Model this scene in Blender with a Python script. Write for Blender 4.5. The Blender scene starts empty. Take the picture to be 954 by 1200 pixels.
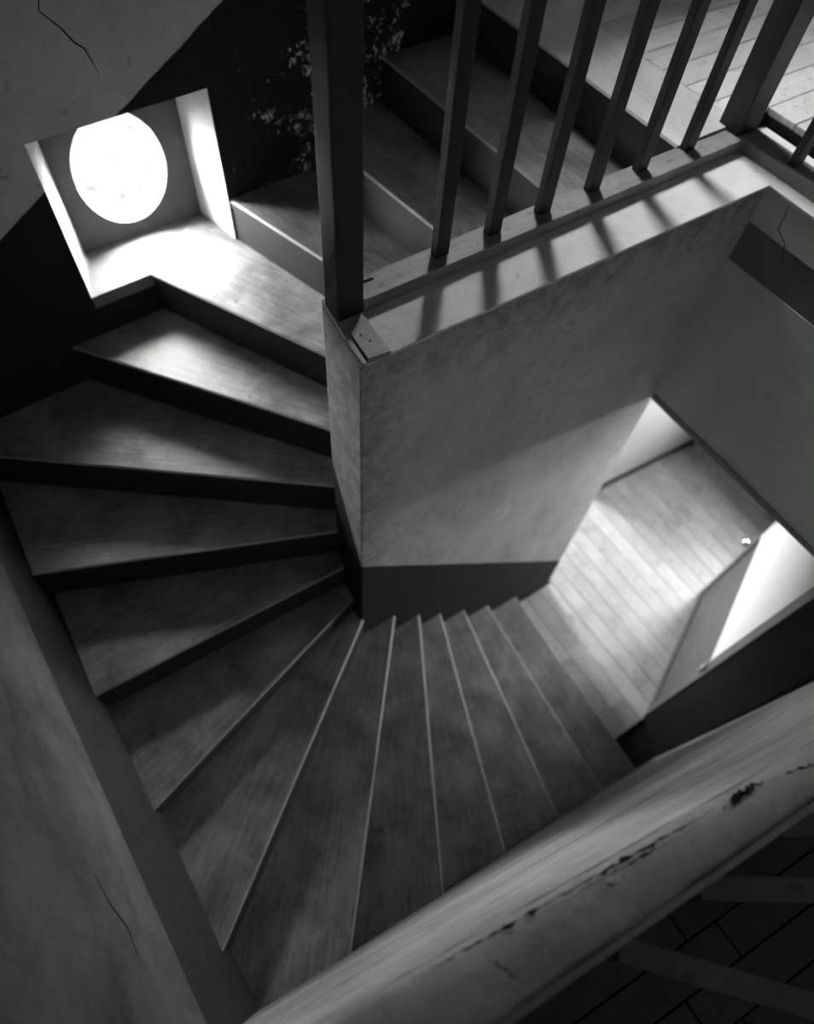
import bpy, bmesh, math, random
from mathutils import Matrix, Vector
random.seed(7)
scene = bpy.context.scene
COL = scene.collection

# ------------------------------------------------------------------ camera
cam_d = bpy.data.cameras.new('camera')
cam = bpy.data.objects.new('camera', cam_d); COL.objects.link(cam)
ROT = Matrix.Rotation(-0.67311, 3, 'Z') @ Matrix.Rotation(0.53415, 3, 'X') @ Matrix.Rotation(0.11018, 3, 'Z')
cam.matrix_world = Matrix.Translation((-0.635, -1.0568, 1.3414)) @ ROT.to_4x4()
cam_d.sensor_fit = 'VERTICAL'; cam_d.sensor_height = 36.0; cam_d.sensor_width = 36.0
cam_d.lens = 796.97 / 1200 * 36
cam_d.clip_start = 0.02
cam_d.dof.use_dof = True; cam_d.dof.focus_distance = 1.88; cam_d.dof.aperture_fstop = 1.15
scene.camera = cam

# ------------------------------------------------------------------ sky and light
world = bpy.data.worlds.new('overcast'); scene.world = world; world.use_nodes = True
bgn = world.node_tree.nodes['Background']
bgn.inputs[0].default_value = (1, 1, 1, 1); bgn.inputs[1].default_value = 114.0

def portal(name, loc, normal, sx, sy):
    l = bpy.data.lights.new(name, 'AREA'); l.shape = 'RECTANGLE'; l.size = sx; l.size_y = sy
    l.cycles.is_portal = True
    o = bpy.data.objects.new(name, l); COL.objects.link(o); o.location = loc
    o.rotation_euler = (-Vector(normal)).to_track_quat('Z', 'Y').to_euler()
    return o
# the light enters in the direction of the normal
portal('skylight_portal_oval', (-0.11, 1.86, -0.397), (0, -1, 0), 0.40, 0.50)
portal('skylight_portal_upper', (1.70, 1.95, 2.07), (0, -1, 0), 0.68, 1.28)
portal('skylight_portal_lower', (4.15, -0.55, -1.65), (-1, 0, 0), 0.68, 0.65)
portal('added_portal_left', (-1.50, 0.50, 1.85), (1, 0, 0), 0.24, 0.27)  # sky portal for an added, unseen opening that brightens the well wall
portal('skylight_portal_passage', (1.90, 1.98, -2.1), (0, -1, 0), 0.55, 0.95)

vs = scene.view_settings
vs.view_transform = 'Standard'; vs.look = 'None'; vs.gamma = 1.0; vs.use_curve_mapping = False
vs.exposure = 0.0

# ------------------------------------------------------------------ materials
def g(v): return (v, v, v, 1)
class NT:
    def __init__(s, name):
        s.m = bpy.data.materials.new(name); s.m.use_nodes = True
        s.t = s.m.node_tree; s.b = s.t.nodes['Principled BSDF']; s.geo = None
    def n(s, typ, **kw):
        nd = s.t.nodes.new(typ)
        for k, v in kw.items(): setattr(nd, k, v)
        return nd
    def l(s, a, b): s.t.links.new(a, b)
    def pos(s):
        if not s.geo: s.geo = s.n('ShaderNodeNewGeometry')
        return s.geo.outputs['Position']
    def obj(s): return s.n('ShaderNodeTexCoord').outputs['Object']
    def mapping(s, src, scale=(1, 1, 1), loc=(0, 0, 0), rot=(0, 0, 0)):
        m = s.n('ShaderNodeMapping'); m.inputs['Scale'].default_value = scale
        m.inputs['Location'].default_value = loc; m.inputs['Rotation'].default_value = rot
        s.l(src, m.inputs['Vector']); return m.outputs[0]
    def noise(s, src, scale, detail=6, rough=0.6, dist=0.0):
        k = s.n('ShaderNodeTexNoise'); k.inputs['Scale'].default_value = scale
        k.inputs['Detail'].default_value = detail; k.inputs['Roughness'].default_value = rough
        k.inputs['Distortion'].default_value = dist
        s.l(src, k.inputs['Vector']); return k.outputs['Fac']
    def ramp(s, fac, stops, interp='LINEAR'):
        r = s.n('ShaderNodeValToRGB'); cr = r.color_ramp; cr.interpolation = interp
        while len(cr.elements) < len(stops): cr.elements.new(0.5)
        for e, (p, v) in zip(cr.elements, stops):
            e.position = p; e.color = g(v)
        s.l(fac, r.inputs[0]); return r.outputs[0]
    def math(s, op, a, b=0.5, clamp=False):
        m = s.n('ShaderNodeMath', operation=op); m.use_clamp = clamp
        for i, v in enumerate((a, b)):
            if isinstance(v, (int, float)): m.inputs[i].default_value = v
            else: s.l(v, m.inputs[i])
        return m.outputs[0]
    def mix(s, fac, a, b, blend='MIX'):
        m = s.n('ShaderNodeMix', data_type='RGBA', blend_type=blend)
        for i, v in ((0, fac), (6, a), (7, b)):
            if isinstance(v, (int, float)): m.inputs[i].default_value = v if i == 0 else g(v)
            else: s.l(v, m.inputs[i])
        return m.outputs[2]
    def bump(s, h, strength=0.3, dist=0.01):
        b = s.n('ShaderNodeBump'); b.inputs['Strength'].default_value = strength
        b.inputs['Distance'].default_value = dist
        s.l(h, b.inputs['Height']); s.l(b.outputs[0], s.b.inputs['Normal'])
    def done(s, col, rough=0.8, spec=0.3):
        if isinstance(col, (int, float)): s.b.inputs['Base Color'].default_value = g(col)
        else: s.l(col, s.b.inputs['Base Color'])
        if isinstance(rough, (int, float)): s.b.inputs['Roughness'].default_value = rough
        else: s.l(rough, s.b.inputs['Roughness'])
        s.b.inputs['Specular IOR Level'].default_value = spec
        return s.m

def plaster(name, lo, hi, scale=2.2, dado=None, dado_col=0.03, peel=0.0, spots=0.5, streak=(1, 1, 1), worn=False):
    """mottled old plaster; dado = list of (a,b,c,d): painted dark where max(a*x+b*y+c*z+d) > 0"""
    k = NT(name); p = k.pos()
    a = k.noise(k.mapping(p, streak), scale, 9, 0.68, 0.4)
    b = k.noise(p, scale * 5.5, 8, 0.7, 0.3)
    c = k.noise(p, 60, 3, 0.6)
    f = k.math('ADD', k.math('MULTIPLY', a, 0.7), k.math('MULTIPLY', b, 0.3))
    col = k.ramp(f, [(0.36, lo), (0.5, (lo + hi) / 2 * 1.04), (0.62, hi)])
    dark = k.ramp(b, [(0.60, 1.0), (0.70, 1.0 - spots)])
    col = k.mix(1.0, col, dark, 'MULTIPLY')
    h = k.math('ADD', b, k.math('MULTIPLY', c, 0.35))
    if worn:
        # grimy, flaked coat along the free corner and below the coping
        w = k.n('ShaderNodeSeparateXYZ'); k.l(p, w.inputs[0])
        e1 = k.math('SUBTRACT', 1.0, k.math('MULTIPLY', w.outputs[0], 4.5), True)
        e2 = k.math('ADD', 1.0, k.math('MULTIPLY', w.outputs[2], 3.4), True)
        e = k.math('MAXIMUM', e1, e2)
        fn = k.noise(p, 13, 9, 0.72, 0.8)
        q = k.math('ADD', k.math('ADD', k.math('MULTIPLY', a, 0.45), k.math('MULTIPLY', fn, 0.55)), k.math('MULTIPLY', e, 0.17))
        m = k.math('MULTIPLY', k.math('SUBTRACT', q, 0.54), 6.0, True)
        col = k.mix(k.math('MULTIPLY', m, 0.72), col, 0.16)
    if dado:
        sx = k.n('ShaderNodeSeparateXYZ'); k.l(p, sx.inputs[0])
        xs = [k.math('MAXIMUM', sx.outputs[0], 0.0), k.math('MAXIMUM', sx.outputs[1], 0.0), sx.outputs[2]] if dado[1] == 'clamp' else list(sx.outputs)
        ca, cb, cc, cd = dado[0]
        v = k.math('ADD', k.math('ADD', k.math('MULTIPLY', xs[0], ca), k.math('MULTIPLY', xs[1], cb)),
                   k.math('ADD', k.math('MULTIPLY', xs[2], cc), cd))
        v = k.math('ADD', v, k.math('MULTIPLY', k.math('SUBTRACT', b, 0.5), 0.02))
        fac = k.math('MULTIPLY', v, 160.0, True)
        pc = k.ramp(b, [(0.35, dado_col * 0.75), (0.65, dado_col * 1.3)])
        if peel > 0:
            # flaking patches high on the stair wall
            mx = k.math('SUBTRACT', 1.0, k.math('MULTIPLY', k.math('ABSOLUTE', k.math('SUBTRACT', sx.outputs[0], 0.80)), 1.3), True)
            e = k.noise(p, 34, 8, 0.75, 0.9)
            e2 = k.noise(p, 6, 3, 0.5)
            q = k.math('ADD', k.math('ADD', e, k.math('MULTIPLY', k.math('SUBTRACT', e2, 0.5), 0.55)), k.math('MULTIPLY', k.math('SUBTRACT', mx, 1.0), 0.30))
            fl = k.math('MULTIPLY', k.math('SUBTRACT', q, 0.50), 22.0, True)
            pc = k.mix(fl, pc, 0.65 * peel)
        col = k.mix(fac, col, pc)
    k.bump(h, 0.35, 0.012)
    return k.done(col, 0.78, 0.25)

def wood(name, lo, hi, rough=0.5, grain=(1.2, 26, 26), spec=0.4, scuff=0.35):
    k = NT(name); o = k.obj()
    rnd = k.n('ShaderNodeObjectInfo').outputs['Random']
    add = k.n('ShaderNodeVectorMath', operation='ADD'); k.l(o, add.inputs[0])
    cx = k.n('ShaderNodeCombineXYZ'); k.l(k.math('MULTIPLY', rnd, 17.0), cx.inputs[0]); k.l(k.math('MULTIPLY', rnd, 5.0), cx.inputs[1])
    k.l(cx.outputs[0], add.inputs[1]); v = add.outputs[0]
    gr = k.noise(k.mapping(v, grain), 3.0, 7, 0.62, 0.5)
    bl = k.noise(v, 4.5, 6, 0.65, 0.4)
    sp = k.noise(v, 28, 4, 0.6)
    fine = k.noise(k.mapping(v, (grain[0] * 2.2, grain[1] * 3.5, grain[2] * 3.5)), 3.0, 5, 0.6, 0.3)
    f = k.math('ADD', k.math('ADD', k.math('MULTIPLY', gr, 0.30), k.math('MULTIPLY', bl, 0.52)), k.math('MULTIPLY', fine, 0.18))
    col = k.ramp(f, [(0.38, lo), (0.5, (lo + hi) / 2), (0.61, hi)])
    col = k.mix(1.0, col, k.ramp(sp, [(0.30, 1 - scuff), (0.40, 1.0)]), 'MULTIPLY')
    kn = k.noise(v, 11, 4, 0.55, 1.2)
    col = k.mix(1.0, col, k.ramp(kn, [(0.66, 1.0), (0.74, 1 - scuff * 1.3)]), 'MULTIPLY')
    tone = k.math('ADD', 0.88, k.math('MULTIPLY', rnd, 0.24))
    tc = k.n('ShaderNodeCombineColor'); [k.l(tone, tc.inputs[i]) for i in range(3)]
    col = k.mix(1.0, col, tc.outputs[0], 'MULTIPLY')
    k.bump(gr, 0.25, 0.004)
    return k.done(col, k.ramp(bl, [(0.3, rough - 0.1), (0.7, rough + 0.15)]), spec)

M = {}
M['tread'] = wood('worn_tread_wood', 0.09, 0.31, 0.42, (1.5, 24, 24))
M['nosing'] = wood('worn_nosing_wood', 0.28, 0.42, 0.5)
M['riser'] = wood('dark_riser_wood', 0.014, 0.032, 0.55)
M['dark_wood'] = wood('dark_baluster_wood', 0.010, 0.024, 0.42, (26, 26, 1.2), 0.35)
M['rail'] = wood('rail_wood', 0.16, 0.30, 0.5)
M['floor_up'] = wood('pale_floorboards', 0.46, 0.64, 0.45, (1.2, 20, 20))
M['floor_low'] = wood('lower_floorboards', 0.30, 0.46, 0.35, (20, 1.2, 20))
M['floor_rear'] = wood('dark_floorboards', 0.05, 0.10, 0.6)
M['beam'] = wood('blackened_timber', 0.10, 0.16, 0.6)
M['gap'] = NT('dark_gap').done(0.015, 0.9, 0.1)
M['dark_paint'] = plaster('black_paint', 0.012, 0.022)
M['spine'] = plaster('spine_wall_plaster', 0.38, 0.64, 2.0, ((-1.022, 1.85, -1.0, -1.205), 'clamp'), 0.028, spots=0.5, streak=(1, 1, 0.6), worn=True)
M['coping'] = plaster('worn_coping_cement', 0.54, 0.70, 4, spots=0.3)
M['back'] = plaster('back_wall_plaster', 0.40, 0.56, 2.5, ((0.541, 0.0, -1.0, 0.023), 'x'), 0.012, peel=1.0)
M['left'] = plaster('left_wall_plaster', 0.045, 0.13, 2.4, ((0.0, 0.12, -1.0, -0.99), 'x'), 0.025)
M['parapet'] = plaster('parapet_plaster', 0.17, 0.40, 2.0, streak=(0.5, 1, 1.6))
M['ledge'] = plaster('parapet_ledge_plaster', 0.16, 0.26, 6, spots=0.5)
M['white'] = plaster('whitewash', 0.50, 0.62, 3, spots=0.15)
M['sill'] = plaster('grey_sill_stone', 0.13, 0.20, 5, spots=0.3)
M['panel'] = plaster('niche_panel_paint', 0.07, 0.11, 3, spots=0.2)
M['well'] = plaster('well_wall_plaster', 0.58, 0.74, 2.2, spots=0.3)
M['band'] = plaster('grey_band_paint', 0.14, 0.22, 3)
M['shell'] = plaster('shell_plaster', 0.16, 0.22, 2.0, spots=0.1)
M['door'] = wood('dark_door_wood', 0.05, 0.09, 0.4, (26, 26, 1.5))
def glass_frosted():
    k = NT('milk_glass')
    n = k.noise(k.obj(), 40, 4, 0.6)
    k.done(k.ramp(n, [(0.3, 0.90), (0.7, 0.96)]), 0.35, 0.5)
    tr = k.n('ShaderNodeBsdfTranslucent'); tr.inputs[0].default_value = g(0.85)
    mx = k.n('ShaderNodeMixShader'); mx.inputs[0].default_value = 0.4
    out = k.t.nodes['Material Output']
    k.l(k.b.outputs[0], mx.inputs[1]); k.l(tr.outputs[0], mx.inputs[2]); k.l(mx.outputs[0], out.inputs[0])
    return k.m
M['glass'] = glass_frosted()
def brass():
    k = NT('polished_metal'); k.b.inputs['Metallic'].default_value = 1.0
    return k.done(0.6, 0.2)
M['metal'] = brass()
def ground():
    k = NT('gravel_ground'); p = k.pos()
    a = k.noise(p, 7, 8, 0.75); v = k.n('ShaderNodeTexVoronoi'); v.inputs['Scale'].default_value = 9; k.l(p, v.inputs['Vector'])
    col = k.ramp(k.math('ADD', a, k.math('MULTIPLY', v.outputs['Distance'], 0.4)), [(0.46, 0.0050), (0.56, 0.0095), (0.74, 0.014)])
    k.bump(a, 0.6, 0.05)
    return k.done(col, 1.0, 0.0)
M['ground'] = ground()

# ------------------------------------------------------------------ mesh helpers
def link(name, me, mats, parent=None, mw=None):
    o = bpy.data.objects.new(name, me); COL.objects.link(o)
    for m in (mats if isinstance(mats, (list, tuple)) else [mats]): me.materials.append(M[m])
    if parent: o.parent = parent
    if mw is not None: o.matrix_basis = mw
    return o
def tag(o, label=None, cat=None, group=None, kind=None):
    if label: o['label'] = label
    if cat: o['category'] = cat
    if group: o['group'] = group
    if kind: o['kind'] = kind
    return o
def empty(name, loc=(0, 0, 0)):
    o = bpy.data.objects.new(name, None); COL.objects.link(o); o.location = loc; o.empty_display_size = 0.1; return o
def mesh(name, bm, bevel=0.0, seg=2):
    bmesh.ops.recalc_face_normals(bm, faces=bm.faces)
    if bevel:
        bmesh.ops.bevel(bm, geom=list(bm.edges), offset=bevel, segments=seg, affect='EDGES', profile=0.6)
    me = bpy.data.meshes.new(name); bm.to_mesh(me); bm.free(); return me
def add_prism(bm, pts, z0, z1):
    """pts plan outline; z0, z1 scalars or per-point lists"""
    n = len(pts)
    zl = z0 if isinstance(z0, (list, tuple)) else [z0] * n
    zh = z1 if isinstance(z1, (list, tuple)) else [z1] * n
    lo = [bm.verts.new((p[0], p[1], z)) for p, z in zip(pts, zl)]
    hi = [bm.verts.new((p[0], p[1], z)) for p, z in zip(pts, zh)]
    bm.faces.new(lo[::-1]); bm.faces.new(hi)
    for i in range(n): bm.faces.new((lo[i], lo[(i + 1) % n], hi[(i + 1) % n], hi[i]))
def add_box(bm, x0, x1, y0, y1, z0, z1): add_prism(bm, [(x0, y0), (x1, y0), (x1, y1), (x0, y1)], z0, z1)
def prism(name, pts, z0, z1, mat, parent=None, bevel=0.0):
    bm = bmesh.new(); add_prism(bm, pts, z0, z1); return link(name, mesh(name, bm, bevel), mat, parent)
def box(name, x0, x1, y0, y1, z0, z1, mat, parent=None, bevel=0.0):
    return prism(name, [(x0, y0), (x1, y0), (x1, y1), (x0, y1)], z0, z1, mat, parent, bevel)
def wall_rects(bm, p0, p1, thick, z0, z1, holes):
    """straight wall p0->p1 (front face), thickness to the left of travel, with rectangular holes (s0,s1,za,zb)"""
    d = Vector(p1) - Vector(p0); L = d.length; d /= L; nrm = Vector((-d.y, d.x)) * thick
    def seg(s0, s1, a, b):
        A = Vector(p0) + d * s0; B = Vector(p0) + d * s1
        add_prism(bm, [A, B, B + nrm, A + nrm], a, b)
    s = 0.0
    for (h0, h1, a, b) in sorted(holes):
        if h0 > s: seg(s, h0, z0, z1)
        if a > z0: seg(h0, h1, z0, a)
        if b < z1: seg(h0, h1, b, z1)
        s = h1
    if s < L: seg(s, L, z0, z1)
def strip(name, pts, widths, normal, mat, parent=None, lift=0.0012):
    """thin irregular ribbon along a 3D polyline lying on a surface (cracks)"""
    N = Vector(normal).normalized(); bm = bmesh.new(); L = []; R_ = []
    P = [Vector(p) for p in pts]
    for i, p in enumerate(P):
        t = (P[min(i + 1, len(P) - 1)] - P[max(i - 1, 0)]).normalized(); s = N.cross(t)
        w = widths[i] if isinstance(widths, (list, tuple)) else widths
        L.append(bm.verts.new(p + s * w / 2 + N * lift)); R_.append(bm.verts.new(p - s * w / 2 + N * lift))
    for i in range(len(P) - 1): bm.faces.new((L[i], R_[i], R_[i + 1], L[i + 1]))
    return link(name, mesh(name, bm), mat, parent)
def jag(a, b, n, amp, seed):
    r = random.Random(seed); a = Vector(a); b = Vector(b); out = []
    for i in range(n + 1):
        p = a.lerp(b, i / n)
        if 0 < i < n: p += Vector((r.uniform(-amp, amp), r.uniform(-amp, amp), 0))
        out.append(p)
    return out

# ------------------------------------------------------------------ levels
FL = -3.266
ZL = [0.05, -0.13, -0.315, -0.50, -0.694, -0.89, -1.095, -1.30, -1.50, -1.675, -1.81]
def zk(k): return ZL[k] if k <= 10 else -1.81 - (k - 10) * 0.208
ZS = zk(4)
def yb(x): return 1.445 + 0.062 * x          # front face of the back wall
def yp(x): return -1.215 - 0.085 * x          # inner face of the parapet wall (plan)

# ------------------------------------------------------------------ setting: outer shell
LX = -1.155
bm = bmesh.new()
x0, x1 = -1.6, 5.0
p0 = (x1, yb(x1)); p1 = (x0, yb(x0))
def s_of(x): return (Vector((x, yb(x))) - Vector(p0)).length
# travel runs towards -x, so "left of travel" is -y: build mirrored by negative thickness
NX0, NX1, NZ1 = -0.437, 0.230, -0.047
wall_rects(bm, p0, p1, -0.36, -3.6, 0.6,
           [(s_of(2.15), s_of(1.65), -2.55, -1.65), (s_of(NX1), s_of(NX0), ZS - 0.06, NZ1)])
wall_rects(bm, p0, p1, -0.36, 0.6, 3.0, [(s_of(2.02), s_of(1.40), 1.48, 2.66)])
wb = link('wall_back', mesh('wall_back', bm), 'back'); tag(wb, kind='structure')
crk = [(-0.22, 0, 0.36), (-0.245, 0, 0.30), (-0.20, 0, 0.245), (-0.175, 0, 0.20), (-0.150, 0, 0.175), (-0.135, 0, 0.12), (-0.13, 0, 0.085)]
strip('crack', [(x, yb(x), z) for x, _, z in crk], [0.003, 0.004, 0.005, 0.006, 0.005, 0.003, 0.001], (0, -1, 0), 'gap', wb, 0.001)

# oval window in its splayed niche
w1 = empty('window_1', (-0.1, 1.45, ZS)); tag(w1, kind='structure')
def poly(name, faces, mat, parent):
    bm = bmesh.new()
    for f in faces: bm.faces.new([bm.verts.new(p) for p in f])
    bmesh.ops.remove_doubles(bm, verts=bm.verts, dist=1e-5)
    me = mesh(name, bm); o = link(name, me, mat); o.parent = parent; o.matrix_parent_inverse = Matrix.Translation(parent.location).inverted(); return o
BX0, BX1, BY = -0.366, 0.178, 1.70
yl, yr = yb(NX0), yb(NX1)
T = 0.03
poly('jamb', [[(NX0, yl, ZS), (BX0, BY, ZS), (BX0, BY, NZ1), (NX0, yl, NZ1)]], 'white', w1)
poly('jamb', [[(NX1, yr, ZS), (BX1, BY, ZS), (BX1, BY, NZ1), (NX1, yr, NZ1)]], 'white', w1)
poly('head', [[(NX0, yl, NZ1), (NX1, yr, NZ1), (BX1, BY, NZ1), (BX0, BY, NZ1)]], 'white', w1)
# sill slab (its right corner is covered by the landing tread)
bm = bmesh.new(); add_prism(bm, [(NX0, yl), (NX1, yr), (BX1 + .01, BY + .01), (BX0 - .01, BY + .01)], ZS - 0.06, ZS - 0.003)
o = link('sill', mesh('sill', bm), 'sill'); o.parent = w1; o.matrix_parent_inverse = Matrix.Translation(w1.location).inverted()
# panel with oval hole: inner and outer face plus reveal
OC, RXo, RZo = (-0.110, -0.397), 0.188, 0.236
bm = bmesh.new(); n = 64
def ring(y, rx, rz): return [bm.verts.new((OC[0] + rx * math.cos(2 * math.pi * i / n), y, OC[1] + rz * math.sin(2 * math.pi * i / n))) for i in range(n)]
def outer(y):
    out = []
    for i in range(n):
        a = 2 * math.pi * i / n; dx, dz = math.cos(a), math.sin(a)
        t = 9
        for lim, dd, c in ((BX1 + .02, dx, OC[0]), (BX0 - .02, dx, OC[0]), (NZ1 + .02, dz, OC[1]), (ZS - .04, dz, OC[1])):
            if dd and (lim - c) / dd > 0: t = min(t, (lim - c) / dd)
        out.append(bm.verts.new((OC[0] + dx * t, y, OC[1] + dz * t)))
    return out
r1, r2, o1, o2 = ring(BY, RXo, RZo), ring(BY + 0.12, RXo, RZo), outer(BY), outer(BY + 0.12)
for i in range(n):
    j = (i + 1) % n
    bm.faces.new((r1[i], r1[j], o1[j], o1[i])); bm.faces.new((r2[i], o2[i], o2[j], r2[j])); bm.faces.new((r1[i], r2[i], r2[j], r1[j])); bm.faces.new((o1[i], o1[j], o2[j], o2[i]))
o = link('oval_panel', mesh('oval_panel', bm), 'panel'); o.parent = w1; o.matrix_parent_inverse = Matrix.Translation(w1.location).inverted()

# left wall, ceilings, far walls
bm = bmesh.new(); wall_rects(bm, (LX, -3.6), (LX, 1.6), 0.30, -3.6, 3.0, [(4.0, 4.21, 1.73, 1.97)])  # the high hole is added out of view to lift light on the well wall
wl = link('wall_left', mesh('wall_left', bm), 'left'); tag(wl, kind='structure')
strip('crack', [(LX, -0.62, -0.62), (LX, -0.70, -0.66), (LX, -0.76, -0.73), (LX, -0.84, -0.72)], [0.002, 0.006, 0.008, 0.002], (1, 0, 0), 'gap', wl)
tag(box('ceiling', -1.6, 5.0, -3.6, 2.2, 3.0, 3.2, 'shell'), kind='structure')
bm = bmesh.new(); wall_rects(bm, (-1.6, -3.3), (5.0, -3.3), -0.25, -3.6, 3.0, [])
tag(link('wall_front', mesh('wall_front', bm), 'shell'), kind='structure')
bm = bmesh.new(); wall_rects(bm, (3.9, -3.6), (3.9, 2.2), -0.2, -3.6, 3.0, [(2.73, 3.37, -1.95, -1.35)])
tag(link('wall_right', mesh('wall_right', bm), 'shell'), kind='structure')

# lower room: north wall with window, ceiling slab
bm = bmesh.new(); wall_rects(bm, (2.40, 0.456), (3.9, 0.36), 0.20, FL, -1.0, [])
wn = link('wall_lower_room', mesh('wall_lower_room', bm), 'white'); tag(wn, kind='structure')
prism('baseboard', [(2.40, 0.440), (3.9, 0.344), (3.9, 0.36), (2.40, 0.456)], FL, FL + 0.05, 'dark_wood', wn)
tag(box('wall_understair', 1.52, 1.62, 0.255, 1.55, FL, -0.2, 'shell'), kind='structure')
tag(prism('ceiling_lower_room', [(1.86, -3.3), (3.9, -3.3), (3.9, yb(3.9)), (1.62, yb(1.62)), (1.62, 0.0), (1.86, 0.0)], -1.0, -0.85, 'shell'), kind='structure')

# spine wall between the two flights, with its coping
sw = prism('wall_spine', [(0.0, 0.0), (1.62, 0.0), (1.62, 0.255), (0.026, 0.255)], FL, -0.012, 'spine', bevel=0.006); tag(sw, kind='structure')
prism('coping', [(0.0, -0.004), (1.60, -0.004), (1.63, 0.02), (1.63, 0.262), (0.03, 0.262)], -0.012, 0.0, 'coping', sw, 0.004)
c1 = prism('cap_strip', [(0.018, -0.006), (0.086, -0.012), (0.092, 0.146), (0.026, 0.10)], -0.001, 0.018, 'rail', sw, 0.002)
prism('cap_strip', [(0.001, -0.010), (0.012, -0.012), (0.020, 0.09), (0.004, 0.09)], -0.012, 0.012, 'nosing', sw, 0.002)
for x, y in ((0.045, 0.075), (0.056, 0.045)):
    bm = bmesh.new(); bmesh.ops.create_cone(bm, cap_ends=True, segments=10, radius1=0.0035, radius2=0.003, depth=0.003)
    link('nail_head', mesh('nail_head', bm), 'dark_wood', c1, Matrix.Translation((x, y, 0.019)))

# wall over the lower doorway (well wall), with lip and lintel
ww = prism('wall_well', [(1.60, 0.0), (1.60, -1.60), (1.85, -1.60), (1.85, 0.0)], -1.09, -0.30, 'well'); tag(ww, kind='structure')
prism('fascia', [(1.60, 0.0), (1.60, -1.60), (1.85, -1.60), (1.85, 0.0)], -0.14, -0.012, 'well', ww)
prism('painted_band', [(1.604, 0.0), (1.604, -1.60), (1.85, -1.60), (1.85, 0.0)], -0.30, -0.14, 'band', ww)
prism('coping', [(1.597, -0.004), (1.597, -1.60), (1.86, -1.60), (1.86, 0.255), (1.62, 0.255), (1.62, 0.02)], -0.012, 0.0, 'coping', ww, 0.003)
prism('lintel_board', [(1.592, -0.01), (1.592, -1.45), (1.60, -1.45), (1.60, -0.01)], -1.092, -1.06, 'rail', ww)
strip('crack', [(1.60, -0.10, -0.02), (1.60, -0.11, -0.10), (1.60, -0.16, -0.13), (1.60, -0.19, -0.2)], [0.003, 0.004, 0.004, 0.001], (-1, 0, 0), 'gap', ww)

# parapet wall on the near side: bulging inner face, worn ledge on top
bm = bmesh.new(); NXp, NZp = 40, 16
XA, XB = LX, 1.442
def bot_y(x): return -1.228 - 0.088 * x + (0.012 * math.sin(2.3 * x + 0.5))
def top_y(x): return -1.258 - 0.14 * x if x < 0.6 else -1.342 - 0.05 * (x - 0.6)
def lip_y(x): return -1.355 - 0.088 * x
grid = []
for j in range(NZp + 1):
    t = j / NZp; row = []
    for i in range(NXp + 1):
        x = XA + (XB - XA) * i / NXp
        z = FL + (-0.025 - FL) * t
        y = bot_y(x) * (1 - t) + top_y(x) * t + 0.012 * math.sin(math.pi * t) * math.sin(1.7 * x + 2)
        row.append(bm.verts.new((x, y, z)))
    grid.append(row)
for j in range(NZp):
    for i in range(NXp): bm.faces.new((grid[j][i], grid[j][i + 1], grid[j + 1][i + 1], grid[j + 1][i]))
back = [[bm.verts.new((XA + (XB - XA) * i / NXp, lip_y(XA + (XB - XA) * i / NXp) - 0.005, z)) for i in range(NXp + 1)] for z in (FL, -0.025)]
for i in range(NXp):
    bm.faces.new((back[0][i + 1], back[0][i], back[1][i], back[1][i + 1]))
    bm.faces.new((grid[NZp][i], grid[NZp][i + 1], back[1][i + 1], back[1][i]))
for side in (0, NXp):
    bm.faces.new([grid[j][side] for j in range(NZp + 1)] + [back[1][side], back[0][side]])
me = mesh('wall_parapet', bm)
for p in me.polygons: p.use_smooth = True
me.set_sharp_from_angle(angle=0.7)
pw = link('wall_parapet', me, 'parapet'); tag(pw, kind='structure')
# ledge: rounded, chipped cement cap
bm = bmesh.new(); rows = []
rr = random.Random(3)
for i in range(61):
    x = XA + 0.01 + (XB - XA - 0.02) * i / 60
    a, b = top_y(x) - 0.002 + rr.uniform(-0.003, 0.003), lip_y(x)
    prof = [(a, -0.024), (a - 0.004, -0.012), (a - 0.014, -0.004), (a * 0.6 + b * 0.4, 0.002), (b + 0.012, 0.0), (b, -0.010), (b, -0.024)]
    rows.append([bm.verts.new((x, y, z + (rr.uniform(-0.002, 0.002) if 0 < q < 6 else 0))) for q, (y, z) in enumerate(prof)])
for r0, r1_ in zip(rows, rows[1:]):
    for q in range(6): bm.faces.new((r0[q], r1_[q], r1_[q + 1], r0[q + 1]))
    bm.faces.new((r0[6], r1_[6], r1_[0], r0[0]))
bm.faces.new(rows[0]); bm.faces.new(rows[-1][::-1])
me = mesh('ledge', bm)
for p in me.polygons: p.use_smooth = True
me.set_sharp_from_angle(angle=0.9)
link('ledge', me, 'ledge', pw)
prism('edge_strip', [(XA + .01, lip_y(XA)), (XB, lip_y(XB)), (XB, lip_y(XB) - 0.012), (XA + .01, lip_y(XA) - 0.012)], -0.06, -0.006, 'floor_rear', pw)
def crackline(pts, w): strip('crack', pts, w, (0, 0, 1), 'gap', pw, 0.0035)
def frac(a, b, n, amp, seed, wmax):
    r = random.Random(seed); P = jag(a, b, n, amp, seed)
    return P, [max(0.0006, 1.3 * wmax * (0.12 + r.random() ** 2) * math.sin(math.pi * (q + 0.3) / (n + 0.6))) for q in range(n + 1)]
crackline(*frac((-0.62, top_y(-0.62) - 0.010, 0), (0.0, top_y(0.0) - 0.016, 0), 60, 0.0022, 1, 0.008))
crackline(*frac((-0.30, top_y(-0.30) - 0.020, 0), (-0.06, top_y(-0.06) - 0.026, 0), 30, 0.002, 11, 0.004))
crackline(*frac((0.01, -1.283, 0), (0.115, -1.289, 0), 16, 0.003, 2, 0.013))
crackline(*frac((0.03, -1.279, 0), (0.105, -1.284, 0), 12, 0.002, 5, 0.012))
crackline(*frac((0.105, -1.289, 0), (0.27, -1.335, 0), 18, 0.0025, 3, 0.004))
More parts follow.
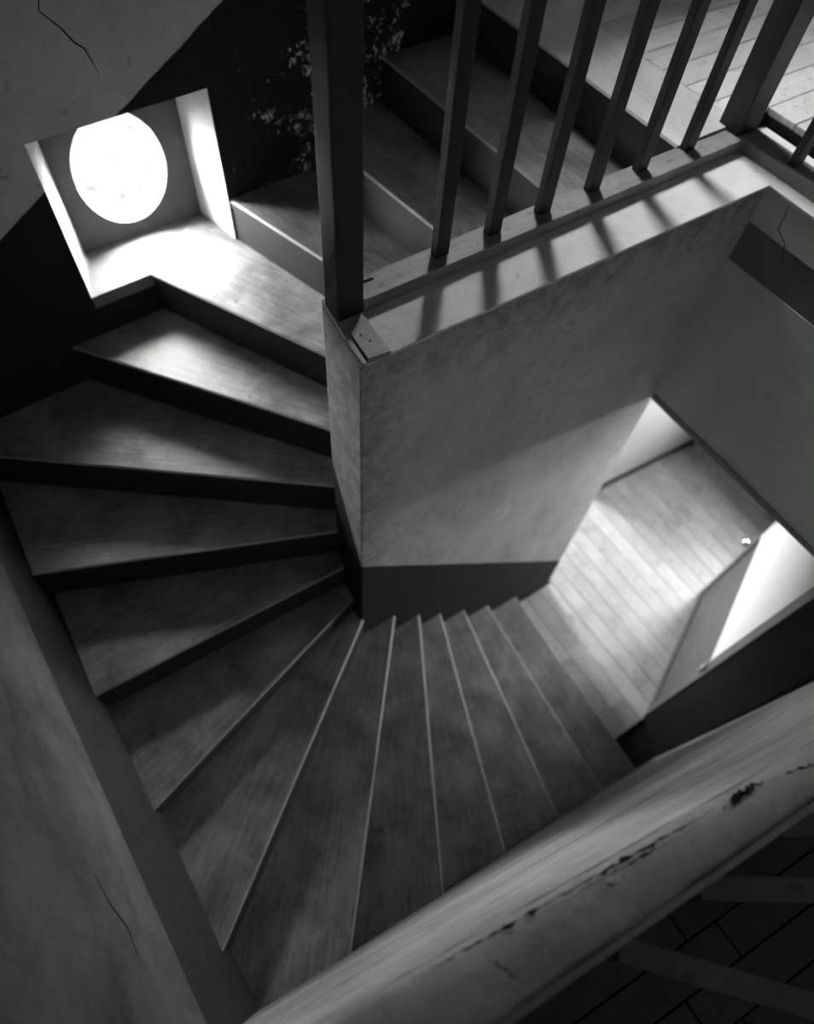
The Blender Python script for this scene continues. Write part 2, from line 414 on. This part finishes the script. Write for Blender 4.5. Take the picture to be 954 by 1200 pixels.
crackline(*frac((-0.285, -1.232, 0), (-0.235, -1.268, 0), 9, 0.004, 4, 0.004))
crackline(*frac((-0.50, -1.212, 0), (-0.468, -1.287, 0), 12, 0.004, 6, 0.004))

# dark door post between parapet and doorway
dp = prism('trim_1', [(1.442, -1.361), (1.557, -1.132), (1.60, -1.132), (1.85, -1.132), (1.85, -1.62), (1.455, -1.62)], FL, -1.09, 'dark_paint'); tag(dp, kind='structure')
prism('moulding', [(1.560, -1.131), (1.595, -1.131), (1.595, -1.118), (1.560, -1.118)], FL, -1.09, 'door', dp, 0.003)
prism('moulding', [(1.605, -1.131), (1.64, -1.131), (1.64, -1.120), (1.605, -1.120)], FL, -1.09, 'door', dp, 0.003)

# rear landing behind the parapet
RZ = -1.0
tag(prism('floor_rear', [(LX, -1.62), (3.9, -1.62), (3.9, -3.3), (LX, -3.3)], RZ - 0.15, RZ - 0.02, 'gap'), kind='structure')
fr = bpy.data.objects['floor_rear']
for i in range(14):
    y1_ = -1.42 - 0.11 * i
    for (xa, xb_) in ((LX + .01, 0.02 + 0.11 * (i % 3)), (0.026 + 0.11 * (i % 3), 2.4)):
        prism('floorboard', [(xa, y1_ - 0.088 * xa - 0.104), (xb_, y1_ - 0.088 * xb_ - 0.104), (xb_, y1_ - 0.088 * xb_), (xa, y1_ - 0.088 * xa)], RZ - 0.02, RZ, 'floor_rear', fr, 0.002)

# ------------------------------------------------------------------ floors
fu = prism('floor_upper', [(1.70, 0.262), (1.87, 0.262), (1.87, -1.6), (3.9, -1.6), (3.9, yb(3.9)), (1.70, yb(1.70))], -0.85, 0.028, 'gap'); tag(fu, kind='structure')
for i in range(11):
    ya = 0.279 + 0.1228 * (i - 0); 
    if ya > 1.5: break
    off = 0.55 + 0.37 * ((i * 7) % 4)
    for xa, xb_ in ((1.697, 1.697 + off), (1.697 + off + .004, 3.88)):
        box('floorboard', xa, xb_, ya, ya + 0.117, 0.028, 0.05, 'floor_up', fu, 0.002)
for i in range(9):
    ya = 0.279 - 0.1228 * (i + 1)
    box('floorboard', 1.875, 3.88, ya, ya + 0.117, 0.028, 0.05, 'floor_up', fu, 0.002)
fl = tag(box('floor_lower', LX, 3.9, -3.3, 1.5, FL - 0.25, FL - 0.02, 'gap'), kind='structure')
x = 1.16; i = 0
rb = random.Random(5)
while x < 3.78:
    w = 0.125
    cuts = [-3.2, rb.uniform(-1.5, -0.9), rb.uniform(-0.55, 0.1), 0.43 if x > 2.3 else 1.5]
    for a, b in zip(cuts, cuts[1:]):
        bb = min(b, -0.002) if x < 1.62 else b
        if x + w > 1.40 and x < 1.62: a_ = max(a, -1.125)
        else: a_ = a if x >= 1.62 else max(a, -1.30)
        if bb - a_ > 0.05: box('floorboard', x, x + w - 0.004, a_, bb - 0.003, FL - 0.02, FL + rb.uniform(-0.001, 0.001), 'floor_low', fl, 0.0015)
    x += w; i += 1
gd = tag(box('ground', -14, 16, -16, 22, -4.1, -4.0, 'ground'), kind='structure')

# ------------------------------------------------------------------ staircase
st = empty('staircase', (0, 0, FL))
tag(st, 'worn wooden winder staircase with dark risers turning around the spine wall', 'staircase')
def mk(x): return Vector(x)
# nosing lines: inner end on the spine wall, outer end on the enclosing walls
INN = {0: (1.393, .262), 1: (1.054, .262), 2: (0.790, .262), 3: (0.600, .262), 4: (0.439, .262), 5: (0.284, .262), 6: (0.150, .272), 7: (0.020, .240), 8: (0.004, .158), 9: (0.0, .068),
       10: (0.011, -.004), 11: (.205, -.003), 12: (.377, -.003), 13: (.546, -.003), 14: (.752, -.003), 15: (.977, -.003), 16: (1.270, -.003)}
OUT = {0: (1.393, yb(1.393)), 1: (1.010, yb(1.010)), 2: (0.640, yb(.640)), 3: (0.235, yb(.235)), 4: (-0.177, yb(-.177)), 5: (-0.597, yb(-.597)), 6: (LX, 1.258), 7: (LX, .718), 8: (LX, .186), 9: (LX, -.299),
       10: (LX, -.876), 11: (-.765, bot_y(-.765)), 12: (-.291, bot_y(-.291)), 13: (.099, bot_y(.099)), 14: (.490, bot_y(.49)), 15: (.860, bot_y(.86)), 16: (1.195, bot_y(1.195))}
def plan_offset(k, d):
    """nosing line k moved d uphill"""
    a, b = Vector(INN[k]), Vector(OUT[k]); t = (b - a).normalized(); nrm = Vector((-t.y, t.x))
    ref = Vector(INN[max(k - 1, 0)]) + Vector(OUT[max(k - 1, 0)]) - a - b if k else Vector((1, 0))
    if nrm.dot(ref) < 0: nrm = -nrm
    return a + nrm * d, b + nrm * d
TH = 0.034
for k in range(0, 17):
    a, b = Vector(INN[k]), Vector(OUT[k])
    if k == 0: ua, ub = Vector((1.694, .262)), Vector((1.694, yb(1.694)))
    else: ua, ub = plan_offset(k - 1, 0.030)
    if k in (7,):
        up = [b, ub, ua, Vector((.034, .262)), a]
    elif k == 6:
        up = [b, Vector((LX, yb(LX))), ub, ua, a]
    elif k == 10:
        up = [b, ub, ua, Vector((0.0, 0.0)), a]
    elif k == 11:
        up = [b, Vector((LX, bot_y(LX))), ub, ua, a]
    elif k == 4:
        up = [b, Vector((-0.165, yb(-.165))), Vector((0.165, BY - .005)), Vector((0.175, BY - .005)), Vector((NX1 - .004, yb(NX1))), ub, ua, a]
        b = Vector((-0.199, 1.476)); up[0] = b
    else: up = [b, ub, ua, a]
    if k == 4: up = [b, Vector((0.160, BY - .004)), Vector((BX1 - .002, BY - .004)), Vector((NX1 - .003, yb(NX1))), ub, ua, a]
    ang = math.atan2((b - a).y, (b - a).x)
    Mw = Matrix.Translation((a.x, a.y, zk(k))) @ Matrix.Rotation(ang, 4, 'Z'); Mi = Mw.inverted()
    loc = [Mi @ Vector((p.x, p.y, zk(k))) for p in up]
    # body with a worn chamfer along the nosing (first and last points are the nosing)
    bm = bmesh.new(); c = 0.007
    sgn = 1 if sum(p.y for p in loc) > 0 else -1
    top = [bm.verts.new((p.x, p.y, 0)) for p in loc]; bot = [bm.verts.new((p.x, p.y, -TH)) for p in loc]
    top[0].co.y += sgn * c; top[-1].co.y += sgn * c
    e0 = bm.verts.new((loc[0].x, loc[0].y, -c)); e1 = bm.verts.new((loc[-1].x, loc[-1].y, -c))
    nn = len(loc)
    bm.faces.new(top); bm.faces.new(bot[::-1])
    for q in range(1, nn - 2): bm.faces.new((bot[q], bot[q + 1], top[q + 1], top[q]))
    bm.faces.new((bot[0], bot[1], top[1], top[0], e0)); bm.faces.new((bot[nn - 2], bot[nn - 1], e1, top[nn - 1], top[nn - 2]))
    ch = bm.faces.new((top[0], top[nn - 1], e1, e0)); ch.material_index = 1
    bm.faces.new((e0, e1, bot[nn - 1], bot[0])).material_index = 2
    me = mesh('tread', bm)
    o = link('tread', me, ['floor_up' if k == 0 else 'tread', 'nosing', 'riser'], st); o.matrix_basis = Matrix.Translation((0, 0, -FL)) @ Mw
    # riser board below this nosing
    if k < 17:
        f0 = plan_offset(k, 0.004); f1 = plan_offset(k, 0.022)
        zt, zb = zk(k) - TH, zk(k + 1) if k < 16 else FL
        bm = bmesh.new(); A, B = f0; C, D = f1[1], f1[0]
        pts = [Mi @ Vector((p.x, p.y, 0)) for p in (A, B, C, D)]
        add_prism(bm, [(p.x, p.y) for p in pts], zb - zk(k), zt - zk(k))
        o = link('riser', mesh('riser', bm), 'riser', st); o.matrix_basis = Matrix.Translation((0, 0, -FL)) @ Mw
# dark string boards closing the treads at the spine wall corner are part of the painted dado

# ------------------------------------------------------------------ balustrade
bl = empty('balustrade', (0.067, 0.2, 0.0))
tag(bl, 'dark wooden balustrade with square balusters standing on the spine wall coping', 'balustrade')
def bpart(name, x0, x1, y0, y1, z0, z1, mat='dark_wood', bevel=0.003, parent=bl):
    bm = bmesh.new(); cx, cy = (x0 + x1) / 2, (y0 + y1) / 2
    add_box(bm, x0 - cx, x1 - cx, y0 - cy, y1 - cy, z0, z1)
    o = link(name, mesh(name, bm, bevel), mat, parent); o.location = (cx - bl.location.x, cy - bl.location.y, 0); return o
bpart('newel_post', 0.027, 0.107, 0.160, 0.236, 0.0, 1.10, bevel=0.005)
r = prism('bottom_rail', [(0.107 - .067, .160 - .2), (1.66 - .067, .186 - .2), (1.66 - .067, .270 - .2), (0.107 - .067, .246 - .2)], 0.0, 0.042, 'rail', bl, 0.003)
prism('mortise', [(0.135 - .067, .216 - .2), (0.175 - .067, .2165 - .2), (0.173 - .067, .2275 - .2), (0.14 - .067, .227 - .2)], 0.0418, 0.0424, 'gap', r)
for (x, y) in ((.396, .218), (.587, .221), (.782, .225), (.991, .234), (1.203, .238), (1.430, .246)):
    bpart('baluster', x - .0225, x + .0225, y - .014, y + .014, 0.04, 0.97, bevel=0.002)
bpart('corner_post', 1.636, 1.740, 0.208, 0.298, 0.0, 1.05, bevel=0.004)
bpart('top_rail', 0.10, 1.66, 0.19, 0.26, 0.96, 1.01)
bpart('bottom_rail', 1.655, 1.745, -1.58, 0.208, 0.0, 0.042, 'rail')
for i in range(8): 
    y = 0.003 - 0.2 * i
    bpart('baluster', 1.677, 1.723, y - .014, y + .014, 0.04, 0.97, bevel=0.002)
bpart('top_rail', 1.66, 1.73, -1.58, 0.21, 0.96, 1.01)

# ------------------------------------------------------------------ half-glazed door in the lower room
H = Vector((1.575, -1.128)); E2 = Vector((2.578, -0.676)); dv = (E2 - H); W = dv.length; ang = math.atan2(dv.y, dv.x)
dr = empty('door_1', (H.x, H.y, FL)); dr.rotation_euler = (0, 0, ang); tag(dr, kind='structure')
def dpart(name, x0, x1, y0, y1, z0, z1, mat, bevel=0.003, parent=dr):
    bm = bmesh.new(); add_box(bm, x0, x1, y0, y1, z0, z1); return link(name, mesh(name, bm, bevel), mat, parent)
G0 = 0.90; HT = 2.1
dpart('stile', 0.0, 0.085, -0.03, 0.012, 0.012, HT, 'door')
dpart('stile', W - 0.06, W, -0.03, 0.012, 0.012, G0, 'door')
dpart('stile', W - 0.03, W, -0.03, 0.004, G0, HT, 'white')
dpart('rail', 0.085, W - 0.06, -0.03, 0.012, 0.012, 0.10, 'door')
dpart('rail', 0.085, W - 0.06, -0.03, 0.012, HT - 0.1, HT, 'white')
dpart('panel', 0.08, W - 0.055, -0.02, 0.002, 0.10, G0, 'door')
dpart('pane', 0.08, W - 0.028, -0.012, 0.0, G0 + 0.01, HT - 0.1, 'glass')
kb = dpart('lock_plate', W - 0.05, W - 0.02, 0.012, 0.016, 0.72, 0.88, 'metal')
bm = bmesh.new(); bmesh.ops.create_uvsphere(bm, u_segments=16, v_segments=10, radius=0.026)
o = link('knob', mesh('knob', bm), 'metal', kb, Matrix.Translation((W - 0.035, 0.05, 0.82)))
for p in o.data.polygons: p.use_smooth = True
dpart('hinge', 0.04, 0.075, 0.012, 0.026, 0.86, 0.95, 'metal')

# ------------------------------------------------------------------ open timber stair behind the parapet
os_ = empty('open_stair', (0, -1.6, RZ))
tag(os_, 'blackened open timber stair treads in the shadow behind the plaster parapet', 'staircase')
def otread(p, d, L, w, z, h):
    d = Vector(d).normalized(); nrm = Vector((-d.y, d.x))
    if nrm.y < 0: nrm = -nrm
    P = Vector(p)
    pts = [P, P + d * L, P + d * L + nrm * w, P + nrm * w]
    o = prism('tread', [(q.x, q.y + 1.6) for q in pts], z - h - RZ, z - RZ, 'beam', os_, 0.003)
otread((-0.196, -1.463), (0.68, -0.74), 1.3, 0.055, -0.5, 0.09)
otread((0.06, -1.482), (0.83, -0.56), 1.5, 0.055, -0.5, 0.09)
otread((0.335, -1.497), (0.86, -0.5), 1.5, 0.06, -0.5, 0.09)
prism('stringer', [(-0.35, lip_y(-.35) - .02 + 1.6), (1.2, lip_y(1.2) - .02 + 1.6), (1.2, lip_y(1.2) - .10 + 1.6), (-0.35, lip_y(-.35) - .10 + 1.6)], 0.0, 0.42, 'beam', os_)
